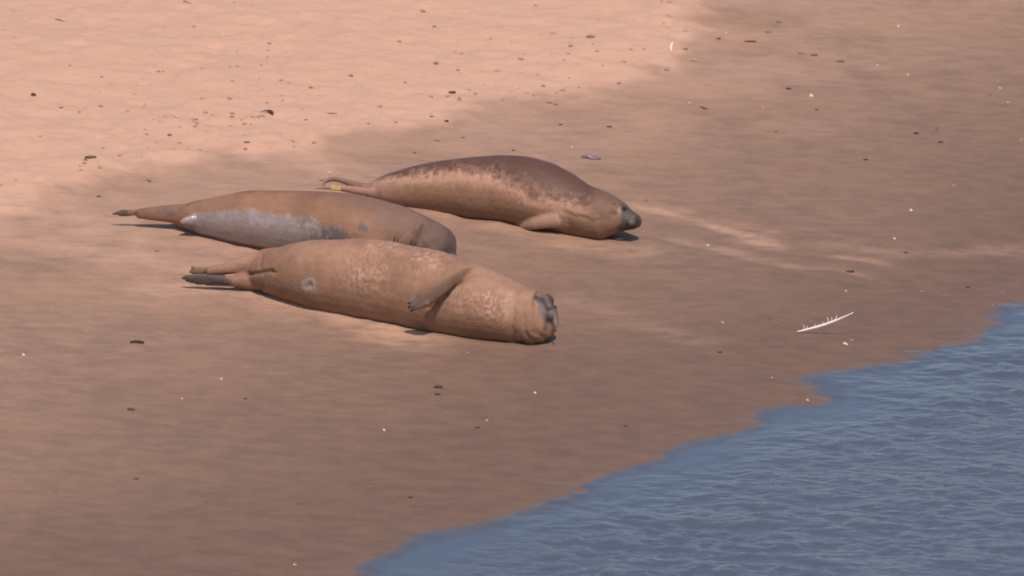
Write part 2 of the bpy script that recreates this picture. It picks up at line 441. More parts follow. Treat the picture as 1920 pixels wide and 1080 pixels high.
class Seal:
    def __init__(self, st, k=1.05, rest=0.78, lift=None, lin=None):
        self.parts = []; self.limbs = []
        S = smooth_stations(st); YC = []; C = []; W = []; H = []; X = []
        cd_, sd_ = math.cos(DEP), math.sin(DEP)
        for x, yt, yb in S:
            m = mpp(C[-1]) if C else FW/1920
            kk = k; nrm_ = math.sqrt(cd_**2+(kk*sd_)**2)
            low = rest*cd_+kk*math.sqrt(max(0, 1-rest*rest))*sd_      # where the skin meets the sand
            up_ = lift(x) if lift else 0.0
            if up_ > 0.5: low = nrm_
            h = (yb-yt)*m/(nrm_+low)
            yc_ = yt+h*nrm_/m; YC.append(yc_)
            r = h*(rest if up_ <= 0.5 else 0.97) + up_*m
            C.append(ground(x, yc_, r)); W.append(h*kk); H.append(h); X.append(x)
        # smooth depth so that the axis does not wobble with the sand
        Y = np.array([c.y for c in C]); 
        if lin:
            XX = np.array(X)
            for m_, f_ in ((XX < lin[0], (XX >= lin[0]) & (XX < lin[0]+130)), (XX > lin[1], (XX <= lin[1]) & (XX > lin[1]-130))):
                if m_.any():
                    a_, b_ = np.polyfit(XX[f_], Y[f_], 1); Y[m_] = a_*XX[m_]+b_
        for _ in range(6): Y[1:-1] = (Y[:-2]+Y[1:-1]*2+Y[2:])/4
        C = [at_y(x, yc_, y) for (x, yt, yb), yc_, y in zip(S, YC, Y)]
        self.C, self.W, self.H, self.X, self.S = C, W, H, X, S
        self.add(*loft(C, W, H))
        self.base_bvh()
    def base_bvh(self):
        V, F = self.parts[0]; self.bvh = BVHTree.FromPolygons([tuple(v) for v in V], [tuple(f) for f in F])
    def add(self, V, F): self.parts.append((V, F))
    def yat(self, px): return float(np.interp(px, self.X, [c.y for c in self.C]))
    def hit(self, px, py, off=0.0, bvh=None):
        d = ray(px, py).normalized()
        loc, nrm, _, _ = (bvh or self.bvh).ray_cast(CAMP, d)
        if loc is None: return None, None
        return loc-d*off, nrm
    def limb(self, nodes, name, flatk=1.0, ref=None, n=14, flat=2.0):
        """nodes: (px, py, radius_px, Y or None to lie on the sand, optional thickness ratio)"""
        C = []; W = []; H = []
        for nd in nodes:
            px, py, r = nd[:3]; Y = nd[3]
            m = FW/1920
            if Y is None: p = ground(px, py, r*m*0.75)
            elif isinstance(Y, str):
                p, _ = self.hit(px, py, float(Y[1:])*m)
                if p is None: p = at_y(px, py, self.yat(px))
            else:
                p = at_y(px, py, Y)
                for _ in range(30):
                    if p.z-gz(p.x, p.y) < r*m*0.6: p = p-ray(px, py).normalized()*0.01
                    else: break
            tk = nd[4] if len(nd) > 4 else flatk
            C.append(p); W.append(r*m*tk); H.append(r*m)
        # densify
        P = [np.array((*c, w_, h_)) for c, w_, h_ in zip(C, W, H)]; D = []
        for i in range(len(P)-1):
            p0 = P[max(i-1, 0)]; p1 = P[i]; p2 = P[i+1]; p3 = P[min(i+2, len(P)-1)]
            for j in range(5):
                t = j/5; D.append(0.5*((2*p1)+(-p0+p2)*t+(2*p0-5*p1+4*p2-p3)*t*t+(-p0+3*p1-3*p2+p3)*t**3))
        D.append(P[-1])
        Cc = [Vector(d[:3]) for d in D]
        self.add(*loft(Cc, [max(d[3], 0.003) for d in D], [max(d[4], 0.003) for d in D], n=n, flat=flat, ref=ref))
        self.limbs.append((name, np.array([list(c) for c in Cc]), np.array([max(d[3], d[4]) for d in D])))
    def blob(self, p, rx, ry, rz, rot=None):
        V = []; F = []; nu, nv = 14, 9
        for j in range(nv+1):
            th = math.pi*j/nv
            for i in range(nu):
                a = 2*math.pi*i/nu
                q = Vector((rx*math.sin(th)*math.cos(a), ry*math.sin(th)*math.sin(a), rz*math.cos(th)))
                if rot: q = rot @ q
                V.append(p+q)
        for j in range(nv):
            for i in range(nu): F.append((j*nu+i, (j+1)*nu+i, (j+1)*nu+(i+1) % nu, j*nu+(i+1) % nu))
        self.add(V, F)
    def build(self, name, mat, voxel=0.0055, smooth=5):
        V = []; F = []
        for v, f in self.parts:
            o = len(V); V += v; F += [tuple(i+o for i in q) for q in f]
        me = bpy.data.meshes.new('tmp'); me.from_pydata([tuple(v) for v in V], [], F); me.update()
        bm = bmesh.new(); bm.from_mesh(me); bmesh.ops.recalc_face_normals(bm, faces=bm.faces); bm.to_mesh(me); bm.free()
        ob = bpy.data.objects.new('tmp', me); COL.objects.link(ob)
        r = ob.modifiers.new('r', 'REMESH'); r.mode = 'VOXEL'; r.voxel_size = voxel; r.adaptivity = 0
        s = ob.modifiers.new('s', 'SMOOTH'); s.factor = 0.5; s.iterations = smooth
        dg = bpy.context.evaluated_depsgraph_get(); dg.update()
        m2 = bpy.data.meshes.new_from_object(ob.evaluated_get(dg))
        bpy.data.objects.remove(ob); m2.name = name
        n = len(m2.vertices); co = np.empty(n*3, np.float32); m2.vertices.foreach_get('co', co); co = co.reshape(-1, 3).astype(float)
        no = np.empty(n*3, np.float32); m2.vertex_normals.foreach_get('vector', no); no = no.reshape(-1, 3).astype(float)
        self.me, self.co, self.no, self.mat, self.name = m2, co, no, mat, name
        self.coords()
    def coords(self):
        """body coordinates of every vertex: X along the spine (station number), vs up/down, side towards the camera"""
        C = np.array([list(c) for c in self.C]); X = np.array(self.X)
        best = np.full(len(self.co), 1e9); Xs = np.zeros(len(self.co)); ctr = np.zeros_like(self.co); tn = np.zeros_like(self.co); hh = np.zeros(len(self.co))
        for i in range(len(C)-1):
            ab = C[i+1]-C[i]; t = np.clip(((self.co-C[i])@ab)/(ab@ab), 0, 1)
            q = C[i]+t[:, None]*ab; d = ((self.co-q)**2).sum(1); m = d < best
            best = np.where(m, d, best); Xs = np.where(m, X[i]+t*(X[i+1]-X[i]), Xs); ctr[m] = q[m]; tn[m] = ab/np.linalg.norm(ab)
            hh = np.where(m, self.H[i]+t*(self.H[i+1]-self.H[i]), hh)
        rel = self.co-ctr
        self.Xs = Xs; self.vs = (rel@np.array(U_))/hh; self.side = -(rel@np.array(F_))/hh
        dep_ = (self.co-np.array(CAMP))@np.array(F_)          # side-plane coordinates of the animal, in photo-pixel units
        self.lx = 960+(self.co[:, 0]-CAMP.x)/(dep_*MPP); self.ly = 540-((self.co-np.array(CAMP))@np.array(U_))/(dep_*MPP)
        self.limbd = {}
        for nm, P, R in self.limbs:
            b = np.full(len(self.co), 1e9); u = np.zeros(len(self.co))
            for i in range(len(P)-1):
                ab = P[i+1]-P[i]; t = np.clip(((self.co-P[i])@ab)/(ab@ab), 0, 1)
                d = np.linalg.norm(self.co-(P[i]+t[:, None]*ab), axis=1)/(R[i]+t*(R[i+1]-R[i])); m = d < b
                b = np.where(m, d, b); u = np.where(m, (i+t)/(len(P)-1), u)
            if nm in self.limbd:
                b0, u0 = self.limbd[nm]; u = np.where(b < b0, u, u0); b = np.minimum(b, b0)
            self.limbd[nm] = (b, u)
    def displace(self, d): self.co = self.co+self.no*d[:, None]
    def finish(self, coat, gloss, label, cat, group):
        base = Vector(self.C[len(self.C)//2]); base.z = gz(base.x, base.y)
        e = bpy.data.objects.new(self.name, None); COL.objects.link(e); e.location = base; e.empty_display_size = 0.2
        me = self.me; me.name = 'body'
        me.vertices.foreach_set('co', self.co.astype(np.float32).ravel()); me.update()
        me.polygons.foreach_set('use_smooth', np.ones(len(me.polygons), bool))
        set_attr(me, 'coat', np.clip(coat, 0, 1)); set_attr(me, 'gloss', np.clip(gloss, 0, 1))
        me.materials.clear(); me.materials.append(self.mat)
        o = bpy.data.objects.new('body', me); COL.objects.link(o); o.parent = e; o.matrix_parent_inverse = Matrix.Translation(-base)
        tag(e, label, cat, group); self.root = e
        self.fb = BVHTree.FromPolygons([tuple(v) for v in self.co], [tuple(p.vertices) for p in me.polygons])
        return e
    def spot(self, px, py): return self.hit(px, py, 0, self.fb)
    def piece(self, name, mat, px, py, r, sx=1, sy=1, sz=0.5, ang=0.0, sink=0.3):
        """small rounded pad set into the skin: sx along the picture's horizontal, sz out of the skin"""
        p, nr = self.spot(px, py)
        if p is None: return None
        m = FW/1920*r
        x = (R_-nr*R_.dot(nr)).normalized(); y = nr.cross(x).normalized()
        x, y = x*math.cos(ang)+y*math.sin(ang), y*math.cos(ang)-x*math.sin(ang)
        V = []; F = []; nu, nv = 14, 7
        for j in range(nv+1):
            th = math.pi*j/nv
            for i in range(nu):
                a = 2*math.pi*i/nu
                V.append(p+x*(m*sx*math.sin(th)*math.cos(a))+y*(m*sy*math.sin(th)*math.sin(a))+nr*(m*sz*(math.cos(th)-sink)))
        for j in range(nv):
            for i in range(nu): F.append((j*nu+i, (j+1)*nu+i, (j+1)*nu+(i+1) % nu, j*nu+(i+1) % nu))
        return mesh_obj(name, V, F, mat, self.root)
    def tube(self, name, mat, pts, r0, r1):
        V, F = loft(pts, list(np.linspace(r0, r1, len(pts))), list(np.linspace(r0, r1, len(pts))), n=6, flat=2)
        return mesh_obj(name, V, F, mat, self.root)
def seg(o, a, b):
    ax_ = np.array(b, float)-np.array(a, float); t = np.clip(((o.lx-a[0])*ax_[0]+(o.ly-a[1])*ax_[1])/(ax_@ax_), 0, 1)
    return np.hypot(o.lx-a[0]-t*ax_[0], o.ly-a[1]-t*ax_[1])
def gauss(x, s): return np.exp(-(x/s)**2)
def lerp(a, b, t): return a*(1-t[:, None])+np.asarray(b)[None, :]*t[:, None]
def base_col(n, c): return np.tile(np.asarray(c, float), (n, 1))

def lump(L, wd, ht, seed, rough=0.35, nu=12, nv=7):
    """crumpled scrap: L long, wd wide, ht high"""
    V = []; F = []
    for j in range(nv+1):
        th = math.pi*j/nv
        for i in range(nu):
            a = 2*math.pi*i/nu; V.append((math.sin(th)*math.cos(a), math.sin(th)*math.sin(a), math.cos(th)))
    V = np.array(V); V = V*(1+rough*fbm(V*1.7+seed*7.1, 3, seed))[:, None]
    V = V*np.array([L/2, wd/2, ht/2])+np.array([0, 0, ht*0.32])
    for j in range(nv):
        for i in range(nu): F.append((j*nu+i, (j+1)*nu+i, (j+1)*nu+(i+1) % nu, j*nu+(i+1) % nu))
    return V, F
GROUP = 'seals lying on the sand'
# ================================================================== front seal
A = Seal([(472,496,530),(484,482,540),(500,473,548),(525,462,557),(560,453,567),(600,448,578),(650,447,590),(700,451,600),(750,459,610),(800,469,621),(850,482,631),(895,499,636),
          (935,516,639),(965,531,641),(988,537,642),(1002,540,642),(1013,544,640),(1022,549,631),(1030,556,617),(1036,563,606)], k=1.05, lin=(520, 960))
ya = A.yat(478)
A.limb([(535,492,32,A.yat(520)),(492,492,25,ya),(458,497,17.5,ya),(422,505,12,ya),(388,509,9,ya)], 'hind_upper', 0.8)
A.limb([(515,522,22,A.yat(500)-0.03),(486,527,18,ya-0.03),(458,527,14,ya-0.035),(428,525,10.5,ya-0.04),(398,524,9.5,ya-0.04)], 'hind_lower', 0.75)
for k, (dx, dy) in enumerate([(-30,-9),(-26,-3),(-34,1),(-28,4)]):
    A.limb([(405,505+k*1.8,5,ya+0.02),(385+dx*0.4,508+dy*0.6,4,ya+0.02),(388+dx,509+dy,2.6,ya+0.02)], 'toe_upper', 0.9, n=8)
for k, (dx, dy) in enumerate([(-50,-5),(-56,-2),(-48,3),(-30,8),(-12,10)]):
    A.limb([(408,519+k*2.0,5.6,ya-0.04),(394+dx*0.5,523+dy*0.7,5.4,ya-0.04),(396+dx,523+dy,2.8,ya-0.04)], 'toe_lower', 0.9, n=8)
# fore flipper folded over the flank
A.limb([(902,506,6,'s-12'),(884,507,10,'s-1'),(860,518,11.5,'s11'),(836,535,13.5,'s22'),(813,551,14.5,'s29'),(795,562,13,'s33'),(782,569,9.5,'s34')], 'fore', 0.28, ref=None)
A.limb([(792,552,7,'s32'),(777,560,5.5,'s34'),(766,567,4,'s34')], 'fore_toe', 0.8, n=8)
A.limb([(796,560,7,'s32'),(781,569,5.5,'s34'),(769,575,4,'s34')], 'fore_toe', 0.8, n=8)
A.limb([(802,568,6,'s32'),(788,575,5,'s34'),(777,580,3.6,'s33')], 'fore_toe', 0.8, n=8)
# muzzle pads and brow
for px, py, r, o in [(1027,564,13,2),(1030,589,13,2)]:
    p, _ = A.hit(px, py, 0)
    if p is None: p = at_y(px, py, A.yat(px)-0.03)
    A.blob(p+F_*(-o*FW/1920), r*FW/1920, r*FW/1920*0.9, r*FW/1920)
A.build('seal', coat_material('sandy_seal_coat', 0.55))
Xs, vs, sd = A.Xs, A.vs, A.side; P = A.co
onlimb = np.minimum.reduce([A.limbd['fore'][0], A.limbd['fore_toe'][0]])
body = sstep(1.05, 1.5, onlimb)*sstep(480, 520, Xs)
d = 0.0012*fbm(P*22, 3, 61)+0.007*fbm(P*5.5, 2, 62)*body
ringn = 10*fbm(P*12, 2, 66)
for x0, a, s in [(980,0.006,4),(996,0.005,3.5),(1006,0.003,3)]: d = d-a*gauss(Xs+ringn+vs*7-4*vs*vs-x0, s)*sstep(-0.2, 0.5, fbm(P*11, 2, 70)+0.3)*sstep(0.0, 0.4, sd)
for x0, a, s in [(968,0.002,10),(988,0.003,6),(1001,0.003,4)]: d = d+a*gauss(Xs+ringn+vs*7-4*vs*vs-x0, s)*sstep(0.0, 0.4, sd)
# wrinkles in the caked coat
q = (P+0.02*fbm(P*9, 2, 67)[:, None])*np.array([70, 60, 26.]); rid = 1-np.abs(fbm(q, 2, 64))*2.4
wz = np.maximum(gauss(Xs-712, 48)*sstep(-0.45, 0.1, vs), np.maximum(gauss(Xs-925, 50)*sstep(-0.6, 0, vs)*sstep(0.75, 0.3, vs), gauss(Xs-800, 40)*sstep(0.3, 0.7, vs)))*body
d = d+0.005*np.clip(rid, 0, 1)*wz
fold = sstep(0.3, 0.75, fbm(np.stack([P[:, 0]*16, P[:, 1]*5, P[:, 2]*5], 1), 2, 69))*gauss(Xs-985, 30)
d = d-0.005*fold
d = d-0.006*gauss(Xs-612, 4)*gauss(vs+0.24, 0.08)
near = sstep(-0.1, 0.3, sd)
for a_, b_, w_, k_ in [((425,517),(470,514),3,0.008),((470,514),(508,508),3.5,0.010),((508,508),(516,512),3,0.006),((490,476),(486,500),4,0.005),((494,518),(489,545),3,0.006)]:
    d = d-k_*gauss(seg(A, a_, b_), w_)*near
fb_ = sstep(1.0, 1.3, onlimb)
for a_, b_ in [((892,512),(862,529)),((862,529),(835,552)),((835,552),(806,578))]:
    d = d-0.010*gauss(seg(A, a_, b_), 5)*near*fb_
A.displace(d)
n_ = len(Xs)
coat = base_col(n_, (0.305, 0.180, 0.113))
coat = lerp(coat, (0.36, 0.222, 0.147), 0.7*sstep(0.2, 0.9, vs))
coat = lerp(coat, (0.225, 0.128, 0.078), 0.65*sstep(-0.25, 0.35, fbm(P*9, 4, 71)))
coat = lerp(coat, (0.60, 0.43, 0.33), 0.5*sstep(0.35, 1.0, rid)*wz*sstep(-0.2, 0.4, fbm(P*14, 2, 68)+0.15))  # highlights on the wrinkle ridges, painted into the coat colour
coat = lerp(coat, (0.50, 0.34, 0.25), 0.5*gauss(Xs-966+ringn*1.5, 10)*sstep(-0.4, 0.0, vs)*sstep(0.9, 0.4, vs))  # painted highlight just before the neck folds
ring = np.hypot((Xs-612)/11, (vs+0.24)/0.16)
coat = lerp(coat, (0.34, 0.30, 0.27), 0.9*gauss(ring-0.6+0.9*fbm(P*60, 2, 72), 0.5))
coat = lerp(coat, (0.16, 0.13, 0.12), 0.8*gauss(ring, 0.35))
# grey muzzle, dark mouth line
wob = 3*fbm(P*45, 2, 73)
mz = np.maximum(sstep(1, -5, np.hypot((A.lx-1031)/24, (A.ly-578)/35)*22-22+wob*1.8), sstep(6, 2, seg(A, (1005,558), (1028,580))+wob*0.5))
coat = lerp(coat, (0.15, 0.134, 0.127), mz*0.95)
for a_, b_, w_, k_ in [((1006,557),(1018,564),4.5,0.8),((1018,564),(1028,580),3.5,0.95),((1028,580),(1026,600),3,0.7),((1024,547),(1034,560),4.5,0.95),((1034,560),(1044,577),4.5,0.95),((1026,600),(1022,618),3.5,0.6),((1027,579),(1043,575),2.5,0.85)]:
    coat = lerp(coat, (0.035, 0.03, 0.03), k_*gauss(seg(A, a_, b_)+wob*0.4, w_))
for nm, c, lo, hi in [('fore', (0.15, 0.10, 0.072), 0.1, 0.6), ('fore_toe', (0.20, 0.175, 0.16), 0.2, 0.7)]:
    b_, u_ = A.limbd[nm]; coat = lerp(coat, c, 0.75*sstep(1.35, 1.1, b_)*sstep(lo, hi, u_))
hl = sstep(1.6, 1.2, A.limbd['hind_lower'][0])*sstep(0.62, 0.85, A.limbd['hind_lower'][1]+0.12*fbm(P*40, 2, 75))
tl = sstep(1.7, 1.3, A.limbd['toe_lower'][0])
coat = lerp(coat, (0.055, 0.047, 0.045), np.maximum(hl, tl)*0.95)
tu = sstep(1.7, 1.3, A.limbd['toe_upper'][0])*sstep(0.5, 0.9, A.limbd['toe_upper'][1])
coat = lerp(coat, (0.12, 0.085, 0.07), tu*0.8)
gloss = 0.12+0.08*mz+0.25*np.maximum(hl, tl)+0.3*wz*sstep(0.5, 0.9, rid)
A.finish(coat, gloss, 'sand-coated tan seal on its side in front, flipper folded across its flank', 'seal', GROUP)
A.piece('nose', M['nose'], 1041, 576, 6, 0.8, 1.0, 0.6)
for k in range(6):
    p, nr = A.spot(1036, 586+k*3)
    if p is None: continue
    e_ = p+Vector((0.012+0.006*random.random(), -0.03, -0.022-0.004*k))
    A.tube('whisker', M['whisker'], [p, (p+e_)/2+Vector((0.008, -0.004, 0.006)), e_], 0.0012, 0.0005)
for px, py in [(767,568),(768,575),(773,581)]:
    A.piece('claw', M['claw'], px, py, 5, 1.0, 0.35, 0.4, math.radians(30))

# ================================================================== middle seal
B = Seal([(335,388,424),(350,381,428),(375,374,437),(410,367,447),(450,359,458),(490,356,466),(540,357,476),(600,359,486),(650,362,492),(690,370,496),(725,380,499),(760,391,503),
          (790,404,505),(815,417,505),(832,428,503),(840,440,498),(845,453,491)], k=1.05, lin=(390, 770))
yb = B.yat(345)
B.limb([(378,403,28,B.yat(375)),(345,402,22,yb),(315,401,17,yb),(285,401,13,yb),(258,401,9.5,yb)], 'hind', 0.8)
for k, (dx, dy) in enumerate([(-47,1),(-40,-2),(-34,4),(-30,-5)]):
    B.limb([(272,398+k*1.8,5,yb),(252,399+dy*0.4,4,yb),(258+dx,400+dy,2.5,yb)], 'hind_toe', 0.9, n=8)
B.limb([(362,413,14,yb-0.09),(345,415,8,yb-0.1),(338,418,4,yb-0.11)], 'hind2', 0.8)
# fore flipper hanging in front of the chest
B.limb([(790,425,13,'s-6'),(778,440,16,'s2'),(762,455,16,'s8'),(748,470,13,'s8'),(740,480,8,'s6')], 'fore', 0.45)
bm_ = at_y(838, 487, B.yat(838)-0.01); B.blob(bm_, 0.045, 0.05, 0.036)
B.build('seal', coat_material('wet_patched_seal_coat', 0.5))
Xs, vs, sd = B.Xs, B.vs, B.side; P = B.co; n_ = len(Xs)
d = 0.0016*fbm(P*20, 3, 81)+0.004*fbm(P*7, 2, 82)
lim = sstep(1.5, 1.05, B.limbd['fore'][0])
d = d-0.006*gauss(Xs-738+vs*4, 4)*sstep(0.1, -0.3, vs)-0.006*gauss(Xs-772+vs*8, 4)*sstep(-0.05, -0.3, vs)
d = d-0.007*gauss(Xs-800+vs*26+14*fbm(P*9, 2, 86), 7)*sstep(-0.6, 0.0, vs)*sstep(0.9, 0.5, vs)+0.004*fbm(P*16, 2, 87)*sstep(690, 760, Xs)
d = d+0.010*gauss(Xs-712, 30)*gauss(vs+0.05, 0.5)-0.005*gauss(Xs-735, 18)*gauss(vs-0.45, 0.3)
B.displace(d)
coat = base_col(n_, (0.275, 0.155, 0.093))
coat = lerp(coat, (0.175, 0.097, 0.06), 0.75*sstep(-0.1, 0.4, fbm(P*5, 3, 91))*sstep(-0.2, 0.4, vs))
coat = lerp(coat, (0.185, 0.118, 0.085), 0.85*sstep(690, 760, Xs+60*vs+50*fbm(P*12, 3, 89)))
coat = lerp(coat, (0.10, 0.073, 0.062), 0.85*sstep(770, 835, Xs+20*vs+60*fbm(P*14, 3, 88)))
sk_ = np.stack([P[:, 0]*60+P[:, 2]*35, P[:, 1]*30, P[:, 2]*24], 1)
jag = 0.36*fbm(sk_, 4, 92, 0.6)+0.16*fbm(P*11, 2, 93)
jag = jag*(0.45+0.75*sstep(530, 620, Xs))
edge = np.interp(Xs, [340,360,400,450,500,550,600,640,665,690], [-0.9,-0.05,0.22,0.3,0.3,0.2,0.02,-0.08,-0.35,-1.2])
gp = sstep(0.14, -0.08, vs-edge+jag)*sstep(345, 375, Xs+10*jag)*sstep(720, 690, Xs)
gp2 = sstep(0.8, 0.55, np.hypot((Xs-686)/20, (vs-0.12)/0.3)+jag*1.6+0.15)
tone = lerp(base_col(n_, (0.27, 0.228, 0.218)), (0.10, 0.096, 0.098), sstep(560, 630, Xs+60*fbm(P*9, 3, 94)))
tone = lerp(tone, (0.36, 0.31, 0.30), 0.7*sstep(0.0, 0.5, fbm(P*20, 3, 95)+0.5*(vs-edge+0.2))*sstep(640, 560, Xs))  # wet sheen painted as paler grey towards the top of the patch
coat = coat*(1-gp[:, None])+tone*gp[:, None]
coat = lerp(coat, (0.10, 0.095, 0.098), gp2*0.9)
crumb = sstep(0.18, 0.4, fbm(P*70, 2, 96))*gp*sstep(520, 620, Xs)
coat = lerp(coat, (0.40, 0.25, 0.17), crumb*0.6)
coat = lerp(coat, (0.42, 0.26, 0.18), 0.75*gauss(Xs-715, 32)*sstep(0.1, -0.25, vs)*(1-gp))
tb, tu = B.limbd['hind_toe']; hb, hu = B.limbd['hind']
coat = lerp(coat, (0.07, 0.06, 0.057), 0.9*sstep(1.7, 1.3, tb)*sstep(-0.2, 0.3, fbm(P*50, 2, 97)+0.4*tu))
coat = lerp(coat, (0.13, 0.105, 0.098), 0.8*sstep(1.4, 1.1, hb)*sstep(0.12, 0.4, fbm(P*28, 2, 98)+0.2*(hu-0.4))*sstep(0.2, 0.5, vs+0.3))
gloss = 0.1+0.9*gp*sstep(650, 560, Xs)+0.4*gp2+0.1*gp
B.finish(coat, gloss, 'seal behind the front one with a wet grey bare flank, face hidden', 'seal', GROUP)
def set_on(o, name, mat, q, r):
    p, nr, _, _ = o.fb.find_nearest(q)
    V, F = lump(r*2, r*2, r*1.6, 3, 0.1); qn = nr.to_track_quat('Z', 'Y')
    return mesh_obj(name, [p+qn @ Vector(v)-nr*r*0.5 for v in V], F, mat, o.root)
set_on(B, 'nose', M['nose'], bm_+Vector((0.08, 0.0, -0.015)), 0.012)
for e_ in (-0.05, 0.05): set_on(B, 'eye', M['eye'], bm_+Vector((0.05, e_, 0.004)), 0.010)
for px, py in [(739,451),(744,455),(771,456)]:
    B.piece('claw', M['claw'], px, py, 9, 0.22, 1.0, 0.25, math.radians(-14), 0.5)

# ================================================================== rear seal
Cc = Seal([(688,346,368),(700,340,374),(722,328,382),(750,318,388),(785,309,394),(830,301,400),(880,295,408),(925,292,414),(960,291,419),(990,294,425),(1020,304,431),(1050,320,436),
           (1075,335,440),(1095,346,443),(1115,353,446),(1135,360,447),(1152,369,441),(1166,381,436),(1178,392,432),(1189,399,430),(1196,404,426)], k=1.05, lin=(740, 1080),
          lift=lambda x: 14*float(sstep(1130, 1196, x)))
yc = Cc.yat(692)
Cc.limb([(715,354,16,Cc.yat(710)),(690,352,10,yc),(665,347,8,yc+0.02),(642,339,7,yc+0.03),(622,336,6,yc+0.03),(608,342,5,yc+0.02),(607,350,3.5,yc)], 'hind_upper', 0.8)
Cc.limb([(715,362,14,Cc.yat(710)-0.03),(690,360,9,yc-0.05),(660,356,8,yc-0.06),(636,353,6,yc-0.07),(612,352,4,yc-0.07),(591,353,2.6,yc-0.07)], 'hind_lower', 0.75)
# fore flipper lying on the sand
Cc.limb([(1048,412,16,'s-4'),(1020,416,14,'s2'),(995,421,11,'s6'),(972,426,8,'s6'),(956,427,5,'s6')], 'fore', 0.6)
Cc.limb([(990,423,6,'s6'),(970,430,4.5,'s8'),(955,431,3,'s9')], 'fore', 0.7, n=8)
for px, py, r, o in [(1184,417,9,0)]:
    p, _ = Cc.hit(px, py, 0); Cc.blob(p+F_*(-o*FW/1920), r*FW/1920, r*FW/1920*0.9, r*FW/1920*0.85)
Cc.build('seal', coat_material('brown_backed_seal_coat', 0.5))
Xs, vs, sd = Cc.Xs, Cc.vs, Cc.side; P = Cc.co; n_ = len(Xs)
d = 0.0014*fbm(P*20, 3, 101)+0.004*fbm(P*7, 2, 102)
d = d-0.005*gauss(vs+0.12+0.0016*(Xs-1100)+0.1*fbm(P*20, 2, 103), 0.06)*gauss(Xs-1112, 30)
d = d-0.007*gauss(np.hypot((Xs-1163)/7, (vs-0.2)/0.2), 0.9)
Cc.displace(d)
coat = base_col(n_, (0.255, 0.150, 0.092))
edge = np.interp(Xs, [690,720,780,860,930,980,1020,1060,1090,1130,1150,1170], [0.95,0.8,0.6,0.62,0.55,0.34,0.15,0.2,0.42,0.4,0.2,0.1])
jag = 0.40*fbm(P*80, 3, 112)+0.16*fbm(P*14, 2, 114)
bk = sstep(-0.32, 0.30, vs-edge+jag)
lb = gauss(vs-edge+0.26+jag*0.4, 0.2)*sstep(1170, 1080, Xs)
coat = lerp(coat, (0.46, 0.285, 0.198), lb*0.85*sstep(-0.5, 0.2, vs+0.3))
coat = lerp(coat, (0.40, 0.245, 0.175), 0.8*sstep(790, 700, Xs+20*vs))
tone = lerp(base_col(n_, (0.095, 0.048, 0.034)), (0.24, 0.145, 0.105), 0.8*sstep(0.1, 0.5, fbm(P*55, 2, 113))*sstep(0.5, 0.0, vs-edge))
coat = coat*(1-bk[:, None]*0.95)+tone*bk[:, None]*0.95
coat = lerp(coat, (0.20, 0.125, 0.085), 0.6*gauss(vs+0.16+0.0016*(Xs-1100)+0.1*fbm(P*20, 2, 103), 0.1)*gauss(Xs-1115, 26))
hd = sstep(1120, 1150, Xs+22*vs)
coat = lerp(coat, (0.165, 0.098, 0.068), hd*0.8*sstep(-0.4, 0.0, vs))
sn = sstep(1160, 1171, Cc.lx+0.25*(Cc.ly-400)+5*fbm(P*40, 2, 115))*sstep(436, 428, Cc.ly)
coat = lerp(coat, (0.068, 0.056, 0.052), sn*0.95)
coat = lerp(coat, (0.17, 0.15, 0.145), 0.6*gauss(np.hypot((Cc.lx-1184)/5, (Cc.ly-416)/8), 0.9))
coat = lerp(coat, (0.36, 0.28, 0.24), 0.8*gauss(np.hypot((Cc.lx-1161)/3, (Cc.ly-396)/8), 0.9))
coat = lerp(coat, (0.42, 0.275, 0.20), 0.7*sstep(1.4, 1.1, Cc.limbd['fore'][0]))
coat = lerp(coat, (0.30, 0.165, 0.125), 0.6*sstep(1.4, 1.1, np.minimum(Cc.limbd['hind_upper'][0], Cc.limbd['hind_lower'][0])))
coat = lerp(coat, (0.03, 0.025, 0.024), 0.8*gauss(seg(Cc, (1168,430), (1192,424)), 2.2)+0.6*gauss(seg(Cc, (1166,384), (1174,392)), 3))
gloss = 0.12+0.3*bk
Cc.finish(coat, gloss, 'brown-backed seal with dark snout raised, lying behind the other two', 'seal', GROUP)
Cc.piece('eye', M['eye'], 1170, 392, 6.5, 0.75, 1.1, 0.35, math.radians(-35), 0.5)
Cc.piece('nose', M['nose'], 1194, 412, 6, 0.8, 1.1, 0.7)
Cc.piece('ear_opening', M['nose'], 1152, 382, 2.2, 1, 1, 0.15)
# yellow tag clipped to the hind flipper
tp = at_y(630, 352, yc-0.10)
bm = bmesh.new(); bmesh.ops.create_cube(bm, size=1.0)
bmesh.ops.scale(bm, vec=(0.040, 0.007, 0.018), verts=bm.verts); bmesh.ops.bevel(bm, geom=bm.edges[:], offset=0.002, segments=2, affect='EDGES')
bmesh.ops.rotate(bm, verts=bm.verts, cent=(0,0,0), matrix=Matrix.Rotation(math.radians(8), 3, 'Y')); bmesh.ops.translate(bm, vec=tp, verts=bm.verts)
me = bpy.data.meshes.new('flipper_tag'); bm.to_mesh(me); bm.free(); me.materials.append(M['tag'])
o = bpy.data.objects.new('flipper_tag', me); COL.objects.link(o); o.parent = Cc.root; o.matrix_parent_inverse = Matrix.Translation(-Cc.root.location)
tag(o, 'yellow tag clipped to the hind flipper')

